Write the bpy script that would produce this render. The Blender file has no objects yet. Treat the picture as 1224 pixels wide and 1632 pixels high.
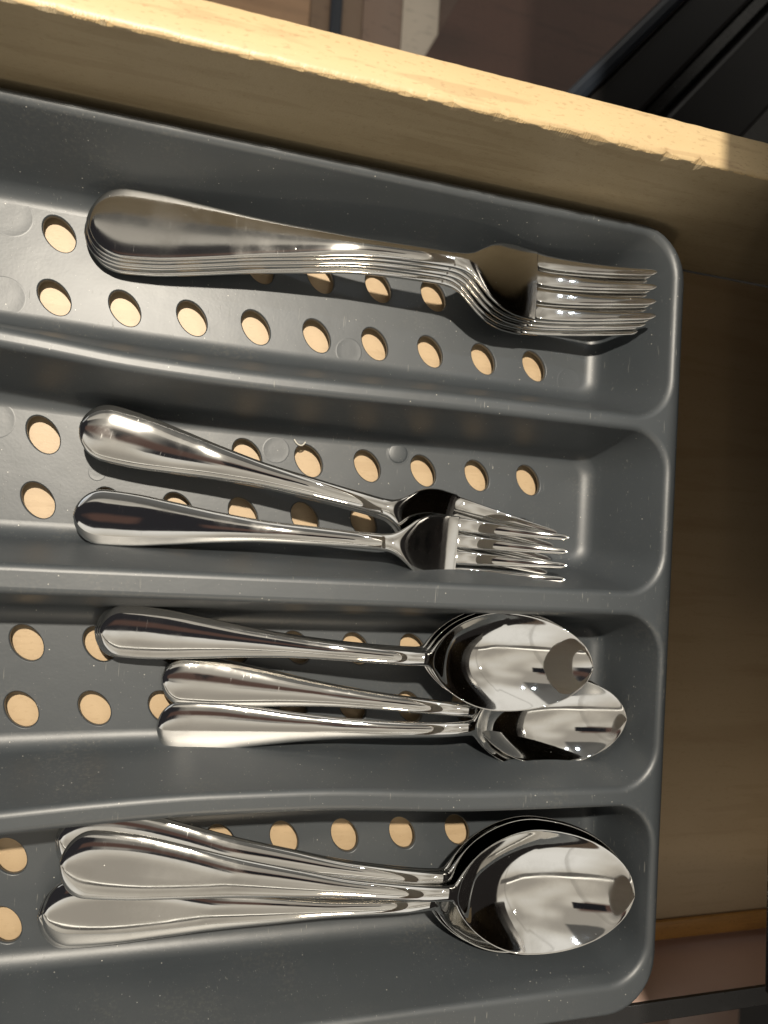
import bpy, bmesh, math, random
from mathutils import Vector, Matrix, noise, geometry
SC = bpy.context.scene
COL = SC.collection
K = 0.001                                   # all measures below are millimetres
random.seed(5)

# ------------------------------------------------------------------ camera
cam = bpy.data.cameras.new('camera')
co = bpy.data.objects.new('camera', cam)
COL.objects.link(co)
Rm = Matrix(((0.95357958, -0.0698271, -0.29293371),
             (0.05999205, 0.99729639, -0.04243662),
             (0.29510495, 0.022893, 0.95519054)))
co.matrix_world = Matrix.Translation(Vector((36.56, -70.81, 272.3)) * K) @ Rm.to_4x4()
cam.sensor_fit = 'VERTICAL'
cam.sensor_height = 24
cam.lens = 24 * 1200 / 1632
cam.clip_start = 0.005
cam.clip_end = 20
cam.dof.use_dof = True
cam.dof.focus_distance = 0.262
cam.dof.aperture_fstop = 9
SC.camera = co
SC.view_settings.view_transform = 'Standard'
SC.view_settings.look = 'None'
SC.view_settings.exposure = 0
SC.view_settings.gamma = 1
SC.cycles.sample_clamp_indirect = 6
SC.cycles.max_bounces = 12
SC.cycles.blur_glossy = 0.3


# ------------------------------------------------------------------ node helper
class NT:
    def __init__(s, tree):
        s.t = tree

    def n(s, typ, **kw):
        nd = s.t.nodes.new(typ)
        for k, v in kw.items():
            if k.startswith('i_'):
                nd.inputs[k[2:].replace('_', ' ')].default_value = v
            else:
                setattr(nd, k, v)
        return nd

    def l(s, a, b):
        s.t.links.new(a, b)

    def m(s, op, a, b=None, c=None, clamp=False):
        nd = s.t.nodes.new('ShaderNodeMath')
        nd.operation = op
        nd.use_clamp = clamp
        for i, v in enumerate((a, b, c)):
            if v is None:
                continue
            if isinstance(v, (int, float)):
                nd.inputs[i].default_value = v
            else:
                s.l(v, nd.inputs[i])
        return nd.outputs[0]

    def step(s, v, lo, hi):
        nd = s.t.nodes.new('ShaderNodeMapRange')
        nd.interpolation_type = 'SMOOTHSTEP'
        s.l(v, nd.inputs[0])
        nd.inputs[1].default_value = lo
        nd.inputs[2].default_value = hi
        return nd.outputs[0]

    def mix(s, f, a, b):
        nd = s.t.nodes.new('ShaderNodeMix')
        nd.data_type = 'RGBA'
        if isinstance(f, (int, float)):
            nd.inputs[0].default_value = f
        else:
            s.l(f, nd.inputs[0])
        for i, v in ((6, a), (7, b)):
            if isinstance(v, (tuple, list)):
                nd.inputs[i].default_value = (*v[:3], 1)
            else:
                s.l(v, nd.inputs[i])
        return nd.outputs[2]


# ------------------------------------------------------------------ world: the kitchen as the metal sees it
W = bpy.data.worlds.new('World')
SC.world = W
W.use_nodes = True
w = NT(W.node_tree)
W.node_tree.nodes.clear()
tc = w.n('ShaderNodeTexCoord')
sx = w.n('ShaderNodeSeparateXYZ')
w.l(tc.outputs['Generated'], sx.inputs[0])
dz = w.m('MAXIMUM', sx.outputs[2], 0.02)
px = w.m('DIVIDE', sx.outputs[0], dz)
py = w.m('DIVIDE', sx.outputs[1], dz)
nz = w.n('ShaderNodeTexNoise', i_Scale=2.3, i_Detail=0.5)
w.l(tc.outputs['Generated'], nz.inputs['Vector'])
nf = w.m('SUBTRACT', nz.outputs[0], 0.5)
pxn = w.m('ADD', px, w.m('MULTIPLY', nf, 0.25))
pyn = w.m('ADD', py, w.m('MULTIPLY', nf, 0.3))


def inside(v, lo, hi, e):
    return w.m('MULTIPLY', w.step(v, lo - e, lo + e), w.m('SUBTRACT', 1, w.step(v, hi - e, hi + e)))


def box(vx, vy, x0, x1, y0, y1, e=0.03):
    return w.m('MULTIPLY', inside(vx, x0, x1, e), inside(vy, y0, y1, e))


col = w.mix(w.step(py, -0.6, 2.5), (0.50, 0.455, 0.38), (0.60, 0.58, 0.53))
col = w.mix(w.m('MULTIPLY', w.step(px, 0.3, -1.4), w.step(py, 0.3, 1.2)), col, (0.62, 0.68, 0.76))      # daylight side
n2 = w.n('ShaderNodeTexNoise', i_Scale=1.7, i_Detail=1.5)
w.l(tc.outputs['Generated'], n2.inputs['Vector'])
col = w.mix(w.step(n2.outputs[0], 0.42, 0.62), col, (0.74, 0.71, 0.65))                                      # uneven light on the ceiling
col = w.mix(w.m('MULTIPLY', w.step(n2.outputs[0], 0.47, 0.36), 0.7), col, (0.24, 0.215, 0.18))
col = w.mix(w.m('MULTIPLY', w.step(w.m('FRACT', w.m('MULTIPLY', w.m('ADD', px, w.m('MULTIPLY', py, 0.25)), 1.35)), 0.93, 0.97), 0.35), col, (0.2, 0.18, 0.15))     # panel joints
col = w.mix(w.m('MULTIPLY', box(px, pyn, -1.2, 1.0, -0.70, -0.58, 0.012), 0.85), col, (0.06, 0.055, 0.05))       # dark band added for the handles to reflect
col = w.mix(box(px, pyn, -0.5, 0.8, -0.575, -0.54, 0.010), col, (1.5, 1.4, 1.2))                                   # bright strip added beside it as a handle reflection
rad = w.m('SQRT', w.m('ADD', w.m('MULTIPLY', px, px), w.m('MULTIPLY', py, py)))
col = w.mix(w.m('MULTIPLY', box(px, py, -0.7, 0.22, 0.43, 1.1, 0.02), 0.85), col, (0.05, 0.05, 0.048))                     # dark patch added to darken the fork handle reflections
col = w.mix(w.step(rad, 3.0, 3.3), col, (0.085, 0.06, 0.042))                                        # cabinets and walls
col = w.mix(box(px, py, 1.05, 60, -60, 60, 0.04), col, (0.016, 0.014, 0.013))                        # dark wall units
half = w.m('ADD', w.m('MULTIPLY', w.m('MAXIMUM', w.m('MULTIPLY', px, -1), 0.0), 0.38), 0.12)
col = w.mix(box(pxn, w.m('DIVIDE', w.m('SUBTRACT', pyn, 0.09), half), -60, -0.16, -1, 1, 0.05), col, (0.022, 0.021, 0.023))     # the person standing there
col = w.mix(box(pxn, pyn, -0.34, 0.05, -0.02, 0.11, 0.03), col, (0.085, 0.05, 0.04))               # hand
col = w.mix(box(px, py, -0.12, 0.10, -0.03, 0.10, 0.008), col, (0.012, 0.012, 0.014))                # phone
col = w.mix(w.step(sx.outputs[2], 0.06, -0.02), col, (0.03, 0.022, 0.017))                           # floor
bg = w.n('ShaderNodeBackground', i_Strength=1.12)
w.l(col, bg.inputs[0])
wo = w.n('ShaderNodeOutputWorld')
w.l(bg.outputs[0], wo.inputs[0])


# ------------------------------------------------------------------ lamps
def lamp(name, loc, aim, size, power, color):
    L = bpy.data.lights.new(name, 'AREA')
    L.shape = 'DISK'
    L.size = size * K
    L.energy = power
    L.color = color
    o = bpy.data.objects.new(name, L)
    COL.objects.link(o)
    o.location = Vector(loc) * K
    o.rotation_euler = (Vector(aim) - Vector(loc)).to_track_quat('-Z', 'Y').to_euler()
    return o


lamp('warm_downlight', (-21, 150, 660), (90, -60, 0), 18, 7.3, (1.0, 0.91, 0.77))
lamp('low_side_light', (118, -520, 300), (100, 0, 30), 60, 0.4, (1.0, 0.84, 0.62))
for q in (330, 410):
    lamp('cool_downlight', (q, 440, 900), (90, -60, 0), 16, 0.22, (0.78, 0.88, 1.0))
lamp('far_downlight', (640, -60, 760), (150, -100, 0), 13, 0.12, (1.0, 0.95, 0.86))


# ------------------------------------------------------------------ materials
def mat(name):
    m = bpy.data.materials.new(name)
    m.use_nodes = True
    return m, NT(m.node_tree), m.node_tree.nodes['Principled BSDF']


def coord(t, scale=(1, 1, 1), rot=(0, 0, 0)):
    c = t.n('ShaderNodeTexCoord')
    mp = t.n('ShaderNodeMapping')
    mp.inputs['Scale'].default_value = scale
    mp.inputs['Rotation'].default_value = rot
    t.l(c.outputs['Object'], mp.inputs[0])
    return mp.outputs[0]


def noise_tex(t, vec, scale, detail=3, rough=0.5):
    nd = t.n('ShaderNodeTexNoise', i_Scale=scale, i_Detail=detail, i_Roughness=rough)
    t.l(vec, nd.inputs['Vector'])
    return nd.outputs[0]


def bump(t, h, strength, dist, prev=None):
    b = t.n('ShaderNodeBump', i_Strength=strength, i_Distance=dist)
    t.l(h, b.inputs['Height'])
    if prev is not None:
        t.l(prev, b.inputs['Normal'])
    return b.outputs[0]


def scratches(t, vec0, n=3, scale=260, thr=0.018):
    """thin straight scratches: stretched voronoi edges kept only in patches"""
    out = None
    for k in range(n):
        mp = t.n('ShaderNodeMapping')
        mp.inputs['Rotation'].default_value = (0, 0, 0.6 + 1.13 * k)
        mp.inputs['Scale'].default_value = (1, 0.035, 0.5)
        mp.inputs['Location'].default_value = (0.31 * k, 0.17 * k, 0)
        t.l(vec0, mp.inputs[0])
        line = t.step(noise_tex(t, mp.outputs[0], scale * 6, 1), thr, thr + 0.03)
        g = t.step(noise_tex(t, vec0, 90 + 37 * k, 2), 0.60, 0.68)
        s_ = t.m('MULTIPLY', line, g)
        out = s_ if out is None else t.m('MAXIMUM', out, s_)
    return out


def specks(t, vec, scale=600, size=0.12, thr=0.72):
    v = t.n('ShaderNodeTexVoronoi', i_Scale=scale)
    t.l(vec, v.inputs['Vector'])
    wn = t.n('ShaderNodeSeparateColor')
    t.l(v.outputs['Color'], wn.inputs[0])
    return t.m('MULTIPLY', t.step(v.outputs['Distance'], size, size * 0.5), t.step(wn.outputs[0], thr, thr + 0.02))


def make_plastic():
    m, t, b = mat('grey_moulded_plastic')
    v = coord(t)
    big = noise_tex(t, v, 14, 4)
    fine = noise_tex(t, v, 900, 2)
    base = t.mix(big, (0.041, 0.048, 0.054), (0.051, 0.058, 0.064))
    scr = scratches(t, v, 4, 300, 0.70)
    sp = t.m('MAXIMUM', specks(t, v, 420, 0.10, 0.80), t.m('MULTIPLY', specks(t, v, 1300, 0.16, 0.90), 0.5))
    dust = t.m('MULTIPLY', t.step(noise_tex(t, v, 26, 5, .65), 0.50, 0.70), 0.32)
    base = t.mix(t.m('MULTIPLY', dust, t.step(fine, 0.45, 0.7)), base, (0.13, 0.125, 0.11))
    base = t.mix(t.m('MULTIPLY', scr, 0.6), base, (0.22, 0.22, 0.20))
    base = t.mix(t.m('MULTIPLY', sp, 0.8), base, (0.6, 0.58, 0.52))
    t.l(base, b.inputs['Base Color'])
    r = t.m('ADD', t.m('MULTIPLY', big, 0.14), 0.38)
    r = t.m('ADD', r, t.m('MULTIPLY', scr, 0.1))
    t.l(r, b.inputs['Roughness'])
    n1 = bump(t, fine, 0.10, 0.0002)
    n2 = bump(t, scr, 0.25, 0.0001, n1)
    n3 = bump(t, noise_tex(t, v, 60, 2), 0.25, 0.0006, n2)
    t.l(n3, b.inputs['Normal'])
    b.inputs['Specular IOR Level'].default_value = 0.85
    return m


def make_steel(name, rough, smear, warm=(0.80, 0.79, 0.765)):
    m, t, b = mat(name)
    v = coord(t)
    b.inputs['Metallic'].default_value = 1
    oi = t.n('ShaderNodeObjectInfo')
    sh = t.n('ShaderNodeVectorMath')
    sh.operation = 'ADD'
    cb = t.n('ShaderNodeCombineXYZ')
    t.l(oi.outputs['Random'], cb.inputs[0])
    t.l(oi.outputs['Random'], cb.inputs[1])
    t.l(v, sh.inputs[0])
    t.l(cb.outputs[0], sh.inputs[1])
    v = sh.outputs[0]
    st = t.n('ShaderNodeMapping')
    st.inputs['Scale'].default_value = (0.12, 1, 1)
    t.l(v, st.inputs[0])
    smudge = t.step(noise_tex(t, v, 55, 5, .6), 0.48, 0.70)
    hair = noise_tex(t, st.outputs[0], 1500, 2)
    b.inputs['Anisotropic'].default_value = 0.8
    vt = t.n('ShaderNodeVectorTransform', vector_type='VECTOR', convert_from='OBJECT', convert_to='WORLD')
    vt.inputs[0].default_value = (0, 1, 0)
    t.l(vt.outputs[0], b.inputs['Tangent'])
    scr = t.m('MULTIPLY', scratches(t, v, 4, 420, 0.70), 0.22)
    sp = specks(t, v, 330, 0.08, 0.92)
    base = t.mix(t.m('MULTIPLY', smudge, 0.25), warm, (0.52, 0.50, 0.46))
    base = t.mix(t.m('MULTIPLY', sp, 0.5), base, (0.8, 0.78, 0.72))
    t.l(base, b.inputs['Base Color'])
    r = t.m('ADD', t.m('MULTIPLY', smudge, smear), rough)
    r = t.m('ADD', r, t.m('MULTIPLY', t.m('MAXIMUM', scr, sp), 0.30))
    t.l(r, b.inputs['Roughness'])
    n1 = bump(t, hair, 0.05, 0.00003)
    n2 = bump(t, noise_tex(t, v, 110, 2), 0.06, 0.0004, n1)
    t.l(n2, b.inputs['Normal'])
    return m


def make_wood(name, a, bcol, dark, rough, sc=1.0, bump_s=0.1, along=(0.08, 1, 1)):
    m, t, b = mat(name)
    v = coord(t, along)
    n1 = noise_tex(t, v, 130 * sc, 5, .6)
    v2 = coord(t)
    n2 = noise_tex(t, v2, 12 * sc, 3)
    base = t.mix(n1, a, bcol)
    wv = t.n('ShaderNodeTexWave', i_Scale=9.0 * sc, i_Distortion=9.0, i_Detail=3.0)
    wv.inputs['Detail Scale'].default_value = 1.2
    wv.bands_direction = 'Y'
    mp = coord(t, (0.25, 1, 1))
    t.l(mp, wv.inputs['Vector'])
    g = t.step(wv.outputs[1], 0.86, 1.0)
    base = t.mix(t.m('MULTIPLY', t.m('MULTIPLY', g, 0.4), t.step(n2, .35, .65)), base, dark)
    base = t.mix(t.m('MULTIPLY', t.step(n2, 0.5, 0.75), 0.3), base, dark)
    streak = t.step(noise_tex(t, coord(t, (0.10, 1, 1)), 210 * sc, 3, .55), 0.56, 0.64)
    base = t.mix(t.m('MULTIPLY', streak, 0.28), base, dark)
    fleck = t.step(noise_tex(t, coord(t, (0.35, 1, 1)), 1300 * sc, 2), 0.58, 0.70)
    base = t.mix(t.m('MULTIPLY', fleck, 0.35), base, dark)
    sp = specks(t, v2, 900, 0.15, 0.80)
    base = t.mix(t.m('MULTIPLY', sp, 0.3), base, tuple(min(1, c * 1.6) for c in a))
    t.l(base, b.inputs['Base Color'])
    b.inputs['Roughness'].default_value = rough
    n = bump(t, n1, bump_s, 0.0004)
    t.l(bump(t, noise_tex(t, v2, 1400, 2), bump_s, 0.0002, n), b.inputs['Normal'])
    return m


def make_plain(name, c1, c2, rough, scale=60, metal=0.0, bs=0.05):
    m, t, b = mat(name)
    v = coord(t)
    n1 = noise_tex(t, v, scale, 4, .6)
    t.l(t.mix(n1, c1, c2), b.inputs['Base Color'])
    t.l(t.m('ADD', t.m('MULTIPLY', n1, 0.15), rough), b.inputs['Roughness'])
    b.inputs['Metallic'].default_value = metal
    t.l(bump(t, n1, bs, 0.0005), b.inputs['Normal'])
    return m


M_PLASTIC = make_plastic()
M_STEEL = make_steel('polished_stainless_steel', 0.04, 0.05)
M_STEEL2 = make_steel('worn_stainless_steel', 0.08, 0.05, (0.70, 0.69, 0.665))
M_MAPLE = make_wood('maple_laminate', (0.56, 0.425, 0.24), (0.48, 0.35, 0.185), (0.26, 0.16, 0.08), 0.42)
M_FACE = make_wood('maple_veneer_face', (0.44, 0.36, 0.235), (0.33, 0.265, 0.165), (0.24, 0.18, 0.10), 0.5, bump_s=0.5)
M_BASE = make_wood('maple_panel', (0.54, 0.40, 0.245), (0.48, 0.35, 0.21), (0.40, 0.28, 0.16), 0.45)
M_ORANGE = make_wood('orange_pine', (0.62, 0.33, 0.09), (0.45, 0.22, 0.06), (0.25, 0.11, 0.03), 0.35)
M_PINK = make_plain('pinkish_board', (0.80, 0.57, 0.47), (0.72, 0.50, 0.41), 0.4, 40)
M_BLACK = make_plain('black_gloss', (0.010, 0.010, 0.011), (0.018, 0.017, 0.017), 0.18, 200)
M_BLACKM = make_plain('black_satin', (0.014, 0.013, 0.013), (0.022, 0.021, 0.020), 0.4, 80)
M_NAVY = make_plain('navy_black', (0.018, 0.024, 0.034), (0.026, 0.032, 0.044), 0.35, 80)
M_RAIL = make_plain('galvanised_metal', (0.62, 0.60, 0.56), (0.5, 0.48, 0.45), 0.25, 300, 1.0)


# ------------------------------------------------------------------ object helpers
def mesh_obj(name, bm, m, parent=None, smooth=True):
    me = bpy.data.meshes.new(name)
    bmesh.ops.transform(bm, matrix=Matrix.Scale(K, 4), verts=bm.verts)
    bm.to_mesh(me)
    bm.free()
    me.materials.append(m)
    if smooth:
        for p in me.polygons:
            p.use_smooth = True
    o = bpy.data.objects.new(name, me)
    COL.objects.link(o)
    if parent:
        o.parent = parent
    return o


def tag(o, label=None, cat=None, group=None, kind=None):
    for k, v in (('label', label), ('category', cat), ('group', group), ('kind', kind)):
        if v:
            o[k] = v
    return o


def empty(name, loc, label, cat, group=None):
    o = bpy.data.objects.new(name, None)
    COL.objects.link(o)
    o.empty_display_size = 0.01
    o.location = Vector(loc) * K
    return tag(o, label, cat, group)


def box_bm(x0, x1, y0, y1, z0, z1, bev=0.4, bm=None):
    bm = bm or bmesh.new()
    r = bmesh.ops.create_cube(bm, size=1)
    vs = r['verts']
    for v in vs:
        v.co = Vector(((x0 + x1) / 2 + v.co.x * (x1 - x0), (y0 + y1) / 2 + v.co.y * (y1 - y0), (z0 + z1) / 2 + v.co.z * (z1 - z0)))
    if bev:
        es = list({e for v in vs for e in v.link_edges})
        bmesh.ops.bevel(bm, geom=es, offset=bev, segments=2, profile=0.5, affect='EDGES')
    return bm


def interp(tab, x):
    if x <= tab[0][0]:
        return tab[0][1]
    for (a, va), (b, vb) in zip(tab, tab[1:]):
        if x <= b:
            t = (x - a) / (b - a)
            return va + (vb - va) * t
    return tab[-1][1]


def spline(tab):
    """monotone cubic through the points of tab"""
    xs = [p[0] for p in tab]
    ys = [p[1] for p in tab]
    n = len(xs)
    d = [(ys[i + 1] - ys[i]) / (xs[i + 1] - xs[i]) for i in range(n - 1)]
    mm = [d[0]] + [0 if d[i - 1] * d[i] <= 0 else 2 * d[i - 1] * d[i] / (d[i - 1] + d[i]) for i in range(1, n - 1)] + [d[-1]]

    def f(x):
        if x <= xs[0]:
            return ys[0]
        if x >= xs[-1]:
            return ys[-1]
        i = 0
        while x > xs[i + 1]:
            i += 1
        h = xs[i + 1] - xs[i]
        t = (x - xs[i]) / h
        return ((2 * t**3 - 3 * t**2 + 1) * ys[i] + (t**3 - 2 * t**2 + t) * h * mm[i]
                + (-2 * t**3 + 3 * t**2) * ys[i + 1] + (t**3 - t**2) * h * mm[i + 1])
    return f


# ------------------------------------------------------------------ the drawer
ZB = -5.6
drawer = empty('drawer', (100, -90, ZB - 6), 'light maple drawer box holding the grey cutlery tray', 'drawer')


def under(o, root):
    o.parent = root
    o.matrix_parent_inverse = root.matrix_basis.inverted()
    return o


drawer_m = Matrix.Translation(Vector((100, -90, ZB - 6)) * K)


def dpart(name, bm, m, smooth=True):
    o = mesh_obj(name, bm, m, None, smooth)
    o.parent = drawer
    o.matrix_parent_inverse = drawer_m.inverted()
    return o


dpart('bottom_panel', box_bm(-190, 352, -232.6, 58.0, ZB - 6, ZB, 0), M_BASE, False)


def side_wall():
    """upper side board: veneered face, laminate top edge with a chipped inner arris"""
    bm = bmesh.new()
    x0, x1 = -190.0, 352.0
    n = 1400
    ytop, zt = 57.0, 70.0
    rows = []
    rnd = random.Random(3)
    chips = [(127, 1.4, 3.0), (132, 1.0, 2.0), (150, 1.3, 7.0), (160, 1.8, 5.0), (171, 0.9, 4), (186, 2.0, 1.8), (199, 2.6, 2.2), (113, 0.8, 2.5),
             (60, 0.8, 3), (30, 0.7, 5), (88, 0.7, 4), (5, .6, 3)]
    for i in range(n + 1):
        x = x0 + (x1 - x0) * i / n
        Y = 58.6 + (x - 100) * 0.002
        j = 0.7 * noise.noise(Vector((x * 0.22, 0, 0))) + 0.6 * abs(noise.noise(Vector((x * 1.1, 5, 0)))) + 0.22 * noise.noise(Vector((x * 2.6, 7, 0)))
        c = 0
        for cx, cd, cw in chips:
            q = abs(x - cx) / cw
            if q < 1:
                c = max(c, cd * (1 - q ** 1.5) * (0.75 + 0.5 * noise.noise(Vector((x * 2.3, 9, 0)))))
        z = 70.0 + 0.012 * (x - 100)
        yo = 71.5 + 0.15 * noise.noise(Vector((x * 0.2, 3, 0)))
        rows.append([(x, Y, ZB), (x, Y, 20), (x, Y, z - 1.6 - c * 1.3), (x, Y + 0.03 + c * 0.35, z - 0.5 - c * 0.6 - max(0, j) * .9), (x, Y + 0.15 + max(0, j) * 1.4 + c * 0.75, z - 0.05), (x, Y + 2.4 + c * .5, z), (x, yo - 0.5, z), (x, yo, z - 0.5), (x, yo, ZB - 20)])
    vs = [[bm.verts.new(p) for p in r] for r in rows]
    for i in range(n):
        for k in range(len(rows[0]) - 1):
            f = bm.faces.new((vs[i][k], vs[i][k + 1], vs[i + 1][k + 1], vs[i + 1][k]))
            f.smooth = k not in (1, 2, 3)
    bm.faces.new(list(reversed(vs[0])))
    bm.faces.new(vs[-1])
    bmesh.ops.recalc_face_normals(bm, faces=bm.faces)
    me = bpy.data.meshes.new('side_panel')
    bmesh.ops.transform(bm, matrix=Matrix.Scale(K, 4), verts=bm.verts)
    for f in bm.faces:
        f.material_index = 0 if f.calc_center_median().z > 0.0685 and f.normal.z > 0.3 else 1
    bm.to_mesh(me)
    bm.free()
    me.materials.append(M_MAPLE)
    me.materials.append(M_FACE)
    o = bpy.data.objects.new('side_panel', me)
    COL.objects.link(o)
    o.parent = drawer
    o.matrix_parent_inverse = drawer_m.inverted()
    o['label'] = 'tall maple side board with a sunlit chipped top edge'


side_wall()
o = dpart('side_panel', box_bm(-190, 352, -241.5, -236.5, ZB - 6, 26.5, 0.5), M_PINK, False)
o['label'] = 'low pinkish side board below the tray'
dpart('edge_cap', box_bm(-190, 352, -243.5, -236.2, 26.51, 28.2, 0.3), M_BLACK, False)
dpart('wood_strip', box_bm(-190, 352, -232.4, -224.2, ZB + 0.01, ZB + 2.0, 0.7), M_ORANGE)
o = dpart('slide_rail', box_bm(-190, 230, -247.5, -245.0, 10, 22.0, 0.8), M_RAIL)
o = dpart('rail_cover', box_bm(-190, 352, -244.7, -241.7, -6, 21.0, 0.8), M_BLACK)
dpart('back_panel', box_bm(338, 350, -230, 57, ZB, 66, 0.6), M_FACE)

# ------------------------------------------------------------------ the tray
ZR = 34.0
YD1 = [(-120, -14), (-60, -15.2), (0, -18.6), (30, -20.9), (65, -21.6), (145, -20.5), (230, -20.2)]
YD3 = [(-120, -162), (-60, -160.5), (0, -156.9), (25, -155.2), (60, -153.9), (90, -154.0), (150, -156.9), (230, -157.9)]
f1, f3 = spline(YD1), spline(YD3)


def bend(x, y, z):
    k = 0.45 + 0.55 * max(0.0, min(1.0, z / ZR))
    w1 = max(0.0, 1 - abs(y + 20.4) / 34)
    w3 = max(0.0, 1 - abs(y + 157.0) / 34)
    w1, w3 = min(1, w1 * 1.35), min(1, w3 * 1.35)
    return y + k * (w1 * (f1(x) + 20.4) + w3 * (f3(x) + 157.0))


def rrect(x0, x1, y0, y1, r, ns=46):
    pts = []
    cs = [(x1 - r, y1 - r, 0), (x0 + r, y1 - r, 90), (x0 + r, y0 + r, 180), (x1 - r, y0 + r, 270)]
    segs = 9
    for i, (cx, cy, a0) in enumerate(cs):
        for k in range(segs + 1):
            a = math.radians(a0 + 90 * k / segs)
            pts.append((cx + r * math.cos(a), cy + r * math.sin(a)))
        nx, ny, na = cs[(i + 1) % 4]
        a = math.radians(na)
        q = (nx + r * math.cos(a), ny + r * math.sin(a))
        p = pts[-1]
        m_ = ns if i in (0, 2) else 8
        for k in range(1, m_):
            pts.append((p[0] + (q[0] - p[0]) * k / m_, p[1] + (q[1] - p[1]) * k / m_))
    return pts


XL = -104.0
COMP = [  # top outline (at rim) and floor outline: x1, ybottom, ytop
    dict(T=(219.6, -17.6, 51.8), F=(207.5, -7.0, 39.0), rows=(26.8, 4.8)),
    dict(T=(219.6, -82.9, -23.0), F=(207.5, -75.2, -29.6), rows=(-41.7, -63.2)),
    dict(T=(220.2, -153.6, -91.4), F=(216.5, -144.4, -98.2), rows=(-110.3, -132.1)),
    dict(T=(220.2, -224.4, -160.2), F=(216.8, -214.0, -167.4), rows=(-179.4, -201.3)),
]
TO, FO = (224.6, -235.6, 55.4), (222.5, -232.2, 52.6)
tray = empty('cutlery_tray', (60, -90, ZB), 'dark grey moulded plastic cutlery tray with four perforated compartments', 'cutlery tray')
tray_m = Matrix.Translation(Vector((60, -90, ZB)) * K)


def tpart(name, bm, m=M_PLASTIC, parent=None, smooth=True):
    o = mesh_obj(name, bm, m, None, smooth)
    o.parent = parent or tray
    if parent is None:
        o.matrix_parent_inverse = tray_m.inverted()
    return o


def rect_at(c, z, e=0.0, rT=15.0, rF=9.0):
    t = z / ZR
    x1 = c['F'][0] + (c['T'][0] - c['F'][0]) * t + e
    y0 = c['F'][1] + (c['T'][1] - c['F'][1]) * t - e
    y1 = c['F'][2] + (c['T'][2] - c['F'][2]) * t + e
    return (XL + (1 - t) * 8 - e, x1, y0, y1, max(2.0, rF + (rT - rF) * t + e))


def ring(bm, c, z, e, **kw):
    return [bm.verts.new((x, bend(x, y, z), z)) for x, y in rrect(*rect_at(c, z, e, **kw))]


def stitch(bm, a, b):
    n = len(a)
    for i in range(n):
        bm.faces.new((a[i], a[(i + 1) % n], b[(i + 1) % n], b[i]))


def loop_edges(bm, vs):
    out = []
    for i in range(len(vs)):
        e = bm.edges.get((vs[i], vs[(i + 1) % len(vs)]))
        out.append(e or bm.edges.new((vs[i], vs[(i + 1) % len(vs)])))
    return out


def cap(bm, outer, holes, z):
    """flat sheet inside outer with the holes left open, sharing the loops' vertices"""
    vs = list(outer)
    faces = [list(range(len(outer)))]
    for h in holes:
        faces.append(list(range(len(vs), len(vs) + len(h))))
        vs += h
    co = [Vector((v.co.x, v.co.y)) for v in vs]
    ov, oe, of, oov, ooe, oof = geometry.delaunay_2d_cdt(co, [], faces, 1, 1e-7)
    mp = []
    for i, p in enumerate(ov):
        mp.append(vs[oov[i][0]] if oov[i] else bm.verts.new((p.x, p.y, z)))
    for f, src in zip(of, oof):
        if src == [0] or (0 in src and len(src) == 1):
            q = [mp[i] for i in f]
            if len(set(q)) == len(q) and not bm.faces.get(q):
                bm.faces.new(q)


HA, HB, HR = 6.5, 4.4, math.radians(-54)


def hole_loop(bm, cx, cy, z, g=0.0, n=36):
    vs = []
    for k in range(n):
        a = 2 * math.pi * k / n
        u, v = (HA + g) * math.cos(a), (HB + g) * math.sin(a)
        x = cx + u * math.cos(HR) - v * math.sin(HR)
        y = cy + u * math.sin(HR) + v * math.cos(HR)
        vs.append(bm.verts.new((x, bend(x, y, z), z)))
    return vs


comps = []
for ci, c in enumerate(COMP):
    bm = bmesh.new()
    rings = []
    RT, RF = 1.9, 5.0
    for k in range(7):
        a = math.pi / 2 * k / 6
        rings.append(ring(bm, c, ZR - RT * (1 - math.cos(a)), RT * (1 - math.sin(a)) * 1.0))
    for z in (27, 22, 17, 12, 8):
        rings.append(ring(bm, c, z, 0))
    for k in range(1, 9):
        a = math.pi / 2 * k / 8
        rings.append(ring(bm, c, RF * (1 - math.sin(a)), -RF * (1 - math.cos(a))))
    for a, b in zip(rings, rings[1:]):
        stitch(bm, a, b)
    top, low = [], []
    for i in range(-4, 10):
        for cy in c['rows']:
            cx = i * 22.5
            if cx > 185 or (ci > 1 and i > 7) or (ci == 0 and i == -1):
                continue
            rim0 = hole_loop(bm, cx, cy, 0, 0.45)
            rim1 = hole_loop(bm, cx, cy, -0.4, 0.05)
            rim2 = hole_loop(bm, cx, cy, -2.0, 0.0)
            stitch(bm, rim1, rim0)
            stitch(bm, rim2, rim1)
            top.append(rim0)
            low.append(rim2)
    cap(bm, rings[-1], top, 0)
    outer2 = ring(bm, c, 0, -2.0)
    for v in outer2:
        v.co.z = -2.0
    cap(bm, outer2, low, -2.0)
    bmesh.ops.recalc_face_normals(bm, faces=bm.faces)
    # make sure the inside surface faces up
    s = sum(f.normal.z * f.calc_area() for f in bm.faces if abs(f.calc_center_median().z) < 0.01)
    if s < 0:
        bmesh.ops.reverse_faces(bm, faces=bm.faces)
    o = tpart('compartment', bm)
    for p in o.data.polygons:
        if abs(p.normal.z) > 0.9999:
            p.use_smooth = False
    comps.append(o)

# deck between the compartments plus the rolled outer skirt
bm = bmesh.new()
edges = []
for c in COMP:
    edges.append(ring(bm, c, ZR, 1.9))
oc = dict(T=TO, F=FO)
XLo = XL


def oring(z, e):
    t = z / ZR
    x1 = FO[0] + (TO[0] - FO[0]) * t + e
    y0 = FO[1] + (TO[1] - FO[1]) * t - e
    y1 = FO[2] + (TO[2] - FO[2]) * t + e
    return [bm.verts.new((x, y, z)) for x, y in rrect(XL - 6 - e, x1, y0, y1, 20.0 + e)]


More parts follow.
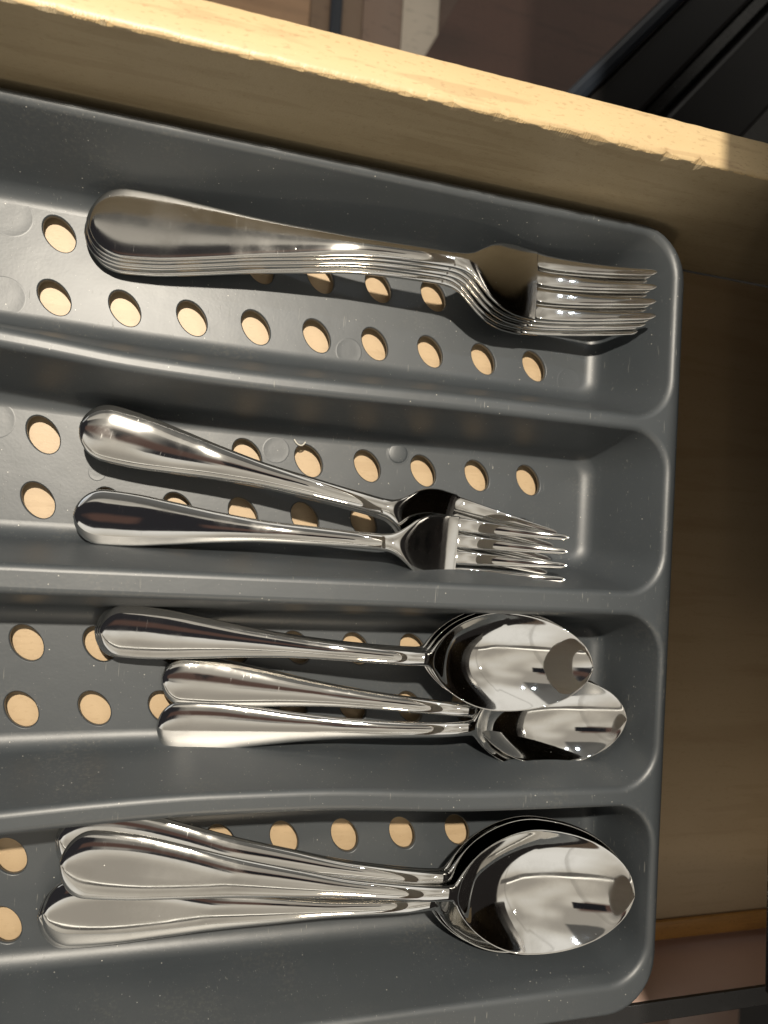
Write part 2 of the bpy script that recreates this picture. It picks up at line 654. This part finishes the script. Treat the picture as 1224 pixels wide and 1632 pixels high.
r0 = oring(ZR, -2.2)
cap(bm, r0, edges, ZR)
prev = r0
for k in range(1, 8):
    a = math.pi / 2 * k / 7
    nx = oring(ZR - 2.2 * (1 - math.cos(a)), -2.2 * (1 - math.sin(a)))
    stitch(bm, prev, nx)
    prev = nx
for z in (20, ZB + 0.05):
    nx = oring(z, 0)
    stitch(bm, prev, nx)
    prev = nx
bmesh.ops.recalc_face_normals(bm, faces=bm.faces)
s = sum(f.normal.z * f.calc_area() for f in bm.faces)
if s < 0:
    bmesh.ops.reverse_faces(bm, faces=bm.faces)
rim = tpart('rim', bm)


def ring_mark(x, y, r, h=0.12, wd=0.35, dome=0.0):
    bm = bmesh.new()
    n = 48
    prof = [(r + wd, 0.005), (r + wd * 0.3, h), (r - wd * 0.3, h), (r - wd, 0.02)]
    if dome:
        prof += [(r * q, 0.02 + dome * (1 - q * q)) for q in (0.9, 0.75, 0.55, 0.3)]
    else:
        prof += [(r * .5, 0.03)]
    loops = []
    for rr, z in prof:
        loops.append([bm.verts.new((x + rr * math.cos(2 * math.pi * k / n), y + rr * math.sin(2 * math.pi * k / n), z)) for k in range(n)])
    for a, b in zip(loops, loops[1:]):
        stitch(bm, a, b)
    bm.faces.new(loops[-1])
    bmesh.ops.recalc_face_normals(bm, faces=bm.faces)
    return bm


for ci, x, y, r, dome in ((0, -15, 30, 6.6, 0), (0, -15.5, 2.4, 6.8, 0), (0, 102.5, 0.6, 4.7, 0), (0, 196, 0.6, 5.0, 0), (1, -14.5, -38.5, 5.6, 0),
                          (1, 17.7, -52.4, 2.6, 0), (1, 77.7, -38.8, 4.6, 0), (1, 124.2, -35.8, 4.2, 0.9)):
    b = ring_mark(x, y, r, 0.045, 0.35, dome * .5)
    for v in b.verts:
        v.co.y = bend(v.co.x, v.co.y, 0)
    tpart('moulding_mark', b, M_PLASTIC, comps[ci])


# ------------------------------------------------------------------ cutlery
def loft(stations, closed_start=True, closed_end=True, M=36, u0=-1.0, u1=1.0):
    """stations: list of dict x, yc, w, z, t, p, camber(u) -> closed bmesh"""
    bm = bmesh.new()
    loops = []
    for s in stations:
        L = []
        for k in range(M):
            a = 2 * math.pi * k / M
            ca, sa = math.cos(a), math.sin(a)
            pu = s.get('pu', 1.0)
            u = math.copysign(abs(ca) ** pu, ca)
            h = math.copysign(abs(sa) ** (2.0 / s['p']), sa)
            y = s['yc'] + s['w'] * u
            z = s['z'] + s['camber'](u) + h * s['t'] / 2 * (1.0 if sa > 0 else s.get('under', 1.0))
            L.append(bm.verts.new((s['x'], y, z)))
        loops.append(L)
    for a, b in zip(loops, loops[1:]):
        stitch(bm, a, b)
    if closed_start:
        bm.faces.new(loops[0])
    if closed_end:
        bm.faces.new(list(reversed(loops[-1])))
    bmesh.ops.recalc_face_normals(bm, faces=bm.faces)
    return bm


def stations_x(a, b, n, start=True, end=True):
    out = []
    for i in range(n + 1):
        t = i / n
        if start and end:
            t = 0.5 - 0.5 * math.cos(math.pi * t)
        elif start:
            t = 1 - math.cos(math.pi / 2 * t)
        elif end:
            t = math.sin(math.pi / 2 * t)
        out.append(a + (b - a) * t)
    return out


def handle(L, wend, zf, xn, tn, crown=0.7, wneck=2.7, edge_p=3.2, endr=0.85, dish=0.0):
    """flat fiddle handle that narrows to a thick round stem at xn"""
    wf = spline([(0, wend * .90), (0.05, wend * 0.985), (0.10, wend), (0.17, wend * 0.97), (0.30, wend * 0.80), (0.45, wend * 0.58), (0.60, wend * 0.42),
                 (0.75, wneck * 1.12), (0.90, wneck), (1.0, wneck * 0.98)])
    tf = spline([(0, 1.9), (0.1, 2.2), (0.4, 2.5), (0.75, tn), (0.93, tn * .95), (1.0, tn * 0.86)])
    pf = spline([(0, edge_p), (0.3, edge_p), (0.7, 2.3), (1.0, 2.0)])
    cf = spline([(0, crown * .8), (0.1, crown), (0.35, crown * .9), (0.6, crown * 0.3), (0.8, 0), (1.0, 0)])
    st = []
    a = wend * endr
    for x in stations_x(0, xn, 110, True, False):
        s = x / xn
        w_ = wf(s)
        if x < a:
            q = (a - x) / a
            w_ *= max(0.02, (1 - q ** 2.1)) ** (1 / 2.1)
        end = min(1.0, x / 2.2)
        rr = math.sqrt(max(0.02, 1 - (1 - end) ** 2))
        c = cf(s)
        st.append(dict(x=x, yc=0, w=w_, z=zf(x), t=tf(s) * rr, p=pf(s), camber=(lambda u, c=c, g=dish * max(0, math.sin(math.pi * min(1, s / .42))): c * (1 - abs(u) ** 2.2) - c * .5 - g * math.exp(-(u / .5) ** 2)), under=0.8))
    return st


def make_spoon(L, wend, xn, wb, depth, zh, dish, crown=0.9):
    """returns list of (part name, bmesh)"""
    zf = spline([(0, 1.6), (0.10 * L, 2.6), (0.30 * L, 7.0), (0.50 * L, zh * .93), (xn * .93, zh), (xn, zh - 0.8), (xn + 6, zh - 3.0), (xn + 13, zh - 4.4), (xn + .5 * (L - xn), zh - 5.2), (L, zh - 5.8)])
    hs = handle(L, wend, zf, xn, 3.6, crown=crown, dish=dish)
    parts = [('handle', loft(hs, True, False))]
    B = L - xn

    def bw(s):
        """egg outline: round towards the neck, a little narrower towards the tip"""
        if s > 0.47:
            return wb * max(0.00001, 1 - ((s - 0.47) / 0.53) ** 2.0) ** 0.515
        e = wb * max(0.0, 1 - min(1, (0.47 - s) / 0.44) ** 2.0) ** 0.76
        nk = 2.66 + 14 * max(0, min(s, 0.2)) ** 1.25
        return (e ** 3.0 + nk ** 3.0) ** (1 / 3.0)
    tf = spline([(0, 3.6 * .86), (0.06, 2.6), (0.14, 1.5), (0.3, 1.2), (1.0, 1.15)])
    st = []
    for x in stations_x(xn, L, 110, False, True):
        s = (x - xn) / B
        w_ = bw(s)
        d = depth * (max(0.0, 1 - abs((s - 0.45) / (0.55 if s > 0.45 else 0.39)) ** 2.1) if 0.06 < s < 1 else 0)
        pp = 2.0 + 1.2 * min(1, s / 0.15)
        st.append(dict(x=x, yc=0, w=max(0.05, w_), z=zf(x), t=tf(s), p=pp, camber=(lambda u, d=d: -d * (1 - abs(u) ** 2.15)), under=1.0))
    parts.append(('bowl', loft(st, False, True, 56)))
    return parts


def make_fork(L, wend, xn, wb, xs, zh, crown):
    zh_ = spline([(0, 1.6), (0.10 * L, 2.6), (0.28 * L, 7.0), (0.48 * L, zh * .95), (xn - 6, zh), (xn, zh)])
    xb = xs + 5.0

    def zf(x):
        if x <= xn:
            return zh_(x)
        if x <= xb:
            t = (x - xn) / (xb - xn)
            return 1.5 + (zh - 1.5) * (0.5 + 0.5 * math.cos(math.pi * t ** 0.92))
        return 1.5 + 9.5 * ((x - xb) / (L - xb)) ** 1.7
    hs = handle(L, wend, zf, xn, 3.6, crown=crown, wneck=3.0, edge_p=4.0, endr=1.0)
    parts = [('handle', loft(hs, True, False))]
    hw = spline([(0, 2.94), (0.10, 3.25), (0.20, 4.3), (0.32, wb * .54), (0.45, wb * .77), (0.60, wb * .925), (0.78, wb), (1.0, wb)])
    tf = spline([(0, 3.6 * .86), (0.2, 2.8), (0.5, 1.9), (1.0, 1.7)])
    st = []
    for x in stations_x(xn, xs, 50, False, False):
        s = (x - xn) / (xs - xn)
        d = 0.0 * math.sin(math.pi * min(1, max(0, s - .1) / .9)) ** 2
        st.append(dict(x=x, yc=0, w=hw(s), z=zf(x), t=tf(s), p=2.0 + 4.0 * min(1, s * 1.4), camber=(lambda u, d=d: -d * (1 - abs(u) ** 2))))
    parts.append(('head', loft(st, False, False, 44)))
    for k in range(4):
        c0 = (-0.75 + 0.5 * k) * wb
        st = []
        T = L - xs
        for x in stations_x(xs - 0.05, L, 46, True, True):
            q = max(0.0, (x - xs) / T)
            r = min(1.0, max(0.0, (x - xs) / 1.6))
            w_ = wb * (0.251 - 0.034 * math.sqrt(max(0, 1 - (1 - r) ** 2)))
            taper = 1 - 0.60 * q ** 1.1
            w_ *= taper
            if q > 0.955:
                w_ *= math.sqrt(max(0.01, 1 - ((q - 0.955) / 0.045) ** 2))
            yc = c0 * (1 - 0.15 * q)
            st.append(dict(x=x, yc=yc, w=w_, z=zf(x), t=1.7 - 0.5 * q, p=6.0 - 3.4 * min(1, q * 1.5), camber=lambda u: 0.0))
        parts.append(('tine', loft(st, False, True, 22)))
    return parts


def build(name, parts, metal, label, cat, group):
    root = empty(name, (0, 0, 0), label, cat, group)
    for pn, bm in parts:
        mesh_obj(pn, bm, metal, root)
    return root


def copy_tree(root, label):
    r = root.copy()
    COL.objects.link(r)
    r['label'] = label
    for ch in list(root.children):
        c = ch.copy()
        COL.objects.link(c)
        c.parent = r
    return r


def place(o, a, b, L, roll=0.0, s=1.0):
    """handle end at a, tip at b (mm); the profile's own rise of the tip is passed in b's z"""
    a, b = Vector(a), Vector(b)
    d = b - a
    yaw = math.atan2(d.y, d.x)
    pitch = math.asin(max(-1, min(1, d.z / L)))
    Mx = Matrix.Translation(a * K) @ Matrix.Rotation(yaw, 4, 'Z') @ Matrix.Rotation(-pitch, 4, 'Y') @ Matrix.Rotation(math.radians(roll), 4, 'X')
    o.matrix_world = Mx @ Matrix.Scale(s, 4)
    return o


G1, G2, G3, G4 = 'dinner forks in the top compartment', 'salad forks in the second compartment', 'teaspoons in the third compartment', 'tablespoons in the bottom compartment'

DF = build('dinner_fork', make_fork(203, 11.8, 121, 13.2, 158, 13.5, 0.22), M_STEEL2, 'steel dinner fork lying topmost on the stack of five in the top compartment', 'fork', G1)
dl = ['steel dinner fork directly under the topmost one in the top compartment', 'middle steel dinner fork of the nested stack of five in the top compartment',
      'steel dinner fork second from the bottom of the stack in the top compartment', 'lowest steel dinner fork, resting on the floor of the top compartment']
# (handle end, tip base) with z of the local zero plane
dpos = [((10.2, 28.8, 11.2), (211.8, 29.3, 21.4)),
        ((9.3, 28.5, 8.8), (209.4, 28.6, 18.9)),
        ((9.4, 28.0, 6.3), (207.8, 27.4, 16.6)),
        ((8.4, 27.9, 3.9), (205.4, 27.2, 13.9)),
        ((9.6, 27.0, 1.4), (202.6, 25.9, 11.4))]
for i, (a, b) in enumerate(dpos):
    o = DF if i == 0 else copy_tree(DF, dl[i - 1])
    place(o, a, b, 203, -1.2)

SF = build('salad_fork', make_fork(173, 9.2, 102, 12.3, 133, 11.0, 0.8), M_STEEL, 'steel salad fork with the lower handle, tines lying over the others', 'fork', G2)
sl = ['uppermost of the three nested salad forks whose handles lie against the second divider side', 'middle one of the three nested salad forks in the second compartment', 'lowest of the three nested salad forks in the second compartment']
sl[0] = 'topmost of the three nested salad forks whose handles point to the upper left'
spos = [((11.9, -67.3, 4.6), (181.6, -72.2, 14.4), 0),
        ((12.3, -38.6, 12.5), (182.5, -69.7, 5.6), 3),
        ((12.6, -38.6, 9.2), (180.8, -70.5, 3.4), 3),
        ((13.4, -38.2, 6.2), (179.2, -71.2, 1.2), 3)]
for i, (a, b, r) in enumerate(spos):
    o = SF if i == 0 else copy_tree(SF, sl[i - 1])
    place(o, a, b, 173, r)

TS = build('teaspoon', make_spoon(176, 8.8, 108, 17.8, 7.6, 14.0, 0.0), M_STEEL, 'topmost teaspoon of the stack of three with its bowl overlapping the lower bowl', 'spoon', G3)
tl = ['teaspoon second from the top in the upper stack of three in the third compartment', 'lowest teaspoon of the upper stack of three in the third compartment',
      'teaspoon with the middle handle, its bowl hidden beneath the upper stack', 'teaspoon with the lowest handle in the third compartment, bowl showing at lower right']
tpos = [((22.6, -104.2, 6.5), (192.6, -111.9, 16.8), 2),
        ((21.8, -104.6, 4.3), (191.6, -110.9, 14.8), 2),
        ((21.0, -105.0, 2.1), (190.6, -110.1, 12.8), 2),
        ((43.5, -121.0, 0.8), (216.3, -135.2, 7.5), -3),
        ((43.0, -137.6, 1.2), (216.2, -132.9, 9.6), 3)]
for i, (a, b, r) in enumerate(tpos):
    o = TS if i == 0 else copy_tree(TS, tl[i - 1])
    place(o, a, b, 176, r)

TB = build('tablespoon', make_spoon(203, 10.8, 127, 22.0, 9.0, 11.5, 0.55, 1.3), M_STEEL, 'topmost tablespoon of the pile in the bottom compartment, full bowl showing', 'spoon', G4)
bl = ['tablespoon whose handle lies half under the divider at the upper left of the bottom compartment', 'tablespoon nested below the one whose handle slips under the divider',
      'tablespoon whose handle end lies lowest in the photo, under the topmost spoon', 'lowest tablespoon of the pile, its handle under the lowest-lying handle']
bpos = [((16.4, -177.2, 11.5), (217.8, -196.2, 22.4), 0),
        ((15.2, -170.0, 9.4), (216.6, -194.2, 20.0), 0),
        ((14.4, -171.0, 7.2), (215.0, -193.4, 17.6), 0),
        ((11.8, -195.6, 5.2), (213.8, -194.8, 15.2), 0),
        ((10.4, -197.4, 3.0), (212.6, -194.2, 12.8), 0)]
for i, (a, b, r) in enumerate(bpos):
    o = TB if i == 0 else copy_tree(TB, bl[i - 1])
    place(o, a, b, 203, r)

# ------------------------------------------------------------------ unseen board added to shade the right end of the drawer
M_SHADE_BOARD = make_wood('white_shade_board', (0.80, 0.78, 0.73), (0.76, 0.73, 0.68), (0.66, 0.62, 0.55), 0.5)
o = mesh_obj('shade_board', box_bm(157.3, 183, -520, 520, 200, 206, 1.0), M_SHADE_BOARD, None, False)
tag(o, 'narrow white unseen board added to shade the right end of the drawer', 'board')

bm = bmesh.new()  # black slab added to keep light off the drawer's right end
pts = [(231.0, -205), (229.6, -150), (227.6, -62), (228.6, 60), (232, 520), (600, 520), (600, -205)]
lo = [bm.verts.new((x, y, 77)) for x, y in pts]
hi = [bm.verts.new((x + (10 if x < 300 else 0), y, 107)) for x, y in pts]
n = len(pts)
for i in range(n):
    bm.faces.new((lo[i], lo[(i + 1) % n], hi[(i + 1) % n], hi[i]))
bm.faces.new(lo)
bm.faces.new(list(reversed(hi)))
bmesh.ops.recalc_face_normals(bm, faces=bm.faces)
bmesh.ops.bevel(bm, geom=list(bm.edges), offset=1.2, segments=3, profile=0.5, affect='EDGES')
o = mesh_obj('shade_slab', bm, M_BLACK, None, False)
tag(o, 'black polished slab added to shade the right end of the drawer', 'shade_slab')

# ------------------------------------------------------------------ room below the drawer
def plank(x0, x1, c1, c2, nm, rough=0.4):
    m = make_wood(nm, c1, c2, tuple(v * .5 for v in c2), rough, 0.12, 0.05, (1, 0.08, 1))
    o = mesh_obj('plank', box_bm(x0 + .5, x1 - .5, -900, 1700, -712, -700, 0.3), m, floor_)
    return o


floor_ = mesh_obj('floor', box_bm(-1500, 2200, -1500, 2500, -730, -713, 0), M_BLACKM)
tag(floor_, kind='structure')
brown = [(0.40, 0.24, 0.15), (0.36, 0.21, 0.13), (0.15, 0.09, 0.06), (0.12, 0.078, 0.06)]
edgesx = [-420, -250, -90, 60, 190, 262, 318, 372, 470, 580, 700, 830, 960]
cols = [0, 1, 0, 'tan', 'umber', 'taupe', 'pale', 3, 3, 3, 3, 3]
for a, b, k in zip(edgesx, edgesx[1:], cols):
    if k == 'tan':
        c = (0.42, 0.26, 0.15)
    elif k == 'umber':
        c = (0.22, 0.15, 0.10)
    elif k == 'taupe':
        c = (0.27, 0.19, 0.145)
    elif k == 'pale':
        c = (0.60, 0.53, 0.44)
    else:
        c = brown[k]
    plank(a, b, c, tuple(v * .82 for v in c), 'floor_board')

o = mesh_obj('floor_strip', box_bm(216, 232, 300, 1500, -699.5, -690, 2), M_NAVY)
tag(o, 'narrow dark blue strip lying on the floor boards beyond the drawer', 'strip')

mt_ = make_wood('dark_floor_shade', (0.11, 0.062, 0.048), (0.085, 0.048, 0.038), (0.04, 0.028, 0.024), 0.6, 0.3, 0.1, (1, 0.1, 1))
bm = box_bm(0, 700, -500, 900, -699.6, -694, 1)  # sheet that puts the floor's shade into a dark colour
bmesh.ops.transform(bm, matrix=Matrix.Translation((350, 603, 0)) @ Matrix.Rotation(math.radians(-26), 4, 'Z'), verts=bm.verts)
tag(mesh_obj('floor_shade_sheet', bm, mt_, None, False), 'dark brown sheet added as shade on the floor between the pale board and the black appliance', 'shade sheet')

# black appliance beyond the upper right corner
root = empty('black_appliance', (380, 320, -170), 'black glossy appliance standing beyond the upper right corner of the drawer', 'appliance')
am = Matrix.Translation(Vector((380, 320, -170)) * K)


def apart(name, loc, dims, mt, bev=3):
    """box laid along the diagonal of the appliance"""
    d = Vector((83, 98, 0)).normalized()
    nrm = Vector((d.y, -d.x, 0))
    u0, u1, v0, v1, z0, z1 = dims
    bm = box_bm(u0, u1, v0, v1, z0, z1, bev)
    Mr = Matrix(((d.x, nrm.x, 0, 265), (d.y, nrm.y, 0, 219), (0, 0, 1, 0), (0, 0, 0, 1)))
    bmesh.ops.transform(bm, matrix=Mr, verts=bm.verts)
    bmesh.ops.recalc_face_normals(bm, faces=bm.faces)
    o = mesh_obj(name, bm, mt, None, False)
    o.parent = root
    o.matrix_parent_inverse = am.inverted()
    return o


apart('door_edge', 0, (-200, 420, 0, 12, -520, -146), M_NAVY, 4)
apart('door', 0, (-200, 420, 12.3, 44, -520, -152), M_BLACKM, 3)
apart('gasket', 0, (-200, 420, 44.3, 58, -520, -176), M_BLACK, 3)
apart('body', 0, (-200, 420, 58.3, 108, -520, -158), M_BLACKM, 3)
apart('side', 0, (-200, 420, 108.3, 300, -520, -190), M_BLACK, 3)


# ------------------------------------------------------------------ lint and hair
def curve_obj(name, pts, r, m, label, cat):
    cu = bpy.data.curves.new(name, 'CURVE')
    cu.dimensions = '3D'
    cu.bevel_depth = r * K
    cu.bevel_resolution = 2
    sp = cu.splines.new('NURBS')
    sp.points.add(len(pts) - 1)
    for p, q in zip(sp.points, pts):
        p.co = (q[0] * K, q[1] * K, q[2] * K, 1)
    sp.use_endpoint_u = True
    sp.order_u = 3
    cu.materials.append(m)
    tmp = bpy.data.objects.new(name, cu)
    me = bpy.data.meshes.new_from_object(tmp)
    bpy.data.objects.remove(tmp)
    o = bpy.data.objects.new(name, me)
    COL.objects.link(o)
    return tag(o, label, cat)


M_HAIR = make_plain('dark_hair', (0.02, 0.015, 0.012), (0.03, 0.02, 0.015), 0.4)
M_LINT = make_plain('pale_lint', (0.62, 0.60, 0.54), (0.5, 0.48, 0.42), 0.7)
curve_obj('hair', [(113, -143.4, .6), (120, -142.2, 1.0), (127, -143.0, .6), (133, -146, .8), (128, -148.5, .8), (122, -146, .6), (130, -140.5, .7)], 0.07, M_HAIR, 'thin curly dark hair on the grey plastic below the lowest teaspoon handle', 'hair')
curve_obj('lint_curl', [(84.0, -34.6, .5), (85.0, -36.4, .6), (87.4, -36.8, .6), (88.2, -35.2, .5)], 0.28, M_LINT, 'small pale curl of lint beside a hole in the second compartment', 'lint')
curve_obj('lint_thread', [(8.5, -12.9, .5), (9.6, -10.9, .9), (11.6, -11.3, .7), (13.4, -10.6, .8), (15.2, -11.7, .5)], 0.30, M_LINT, 'small white thread of lint at the lower edge of the top compartment', 'lint')
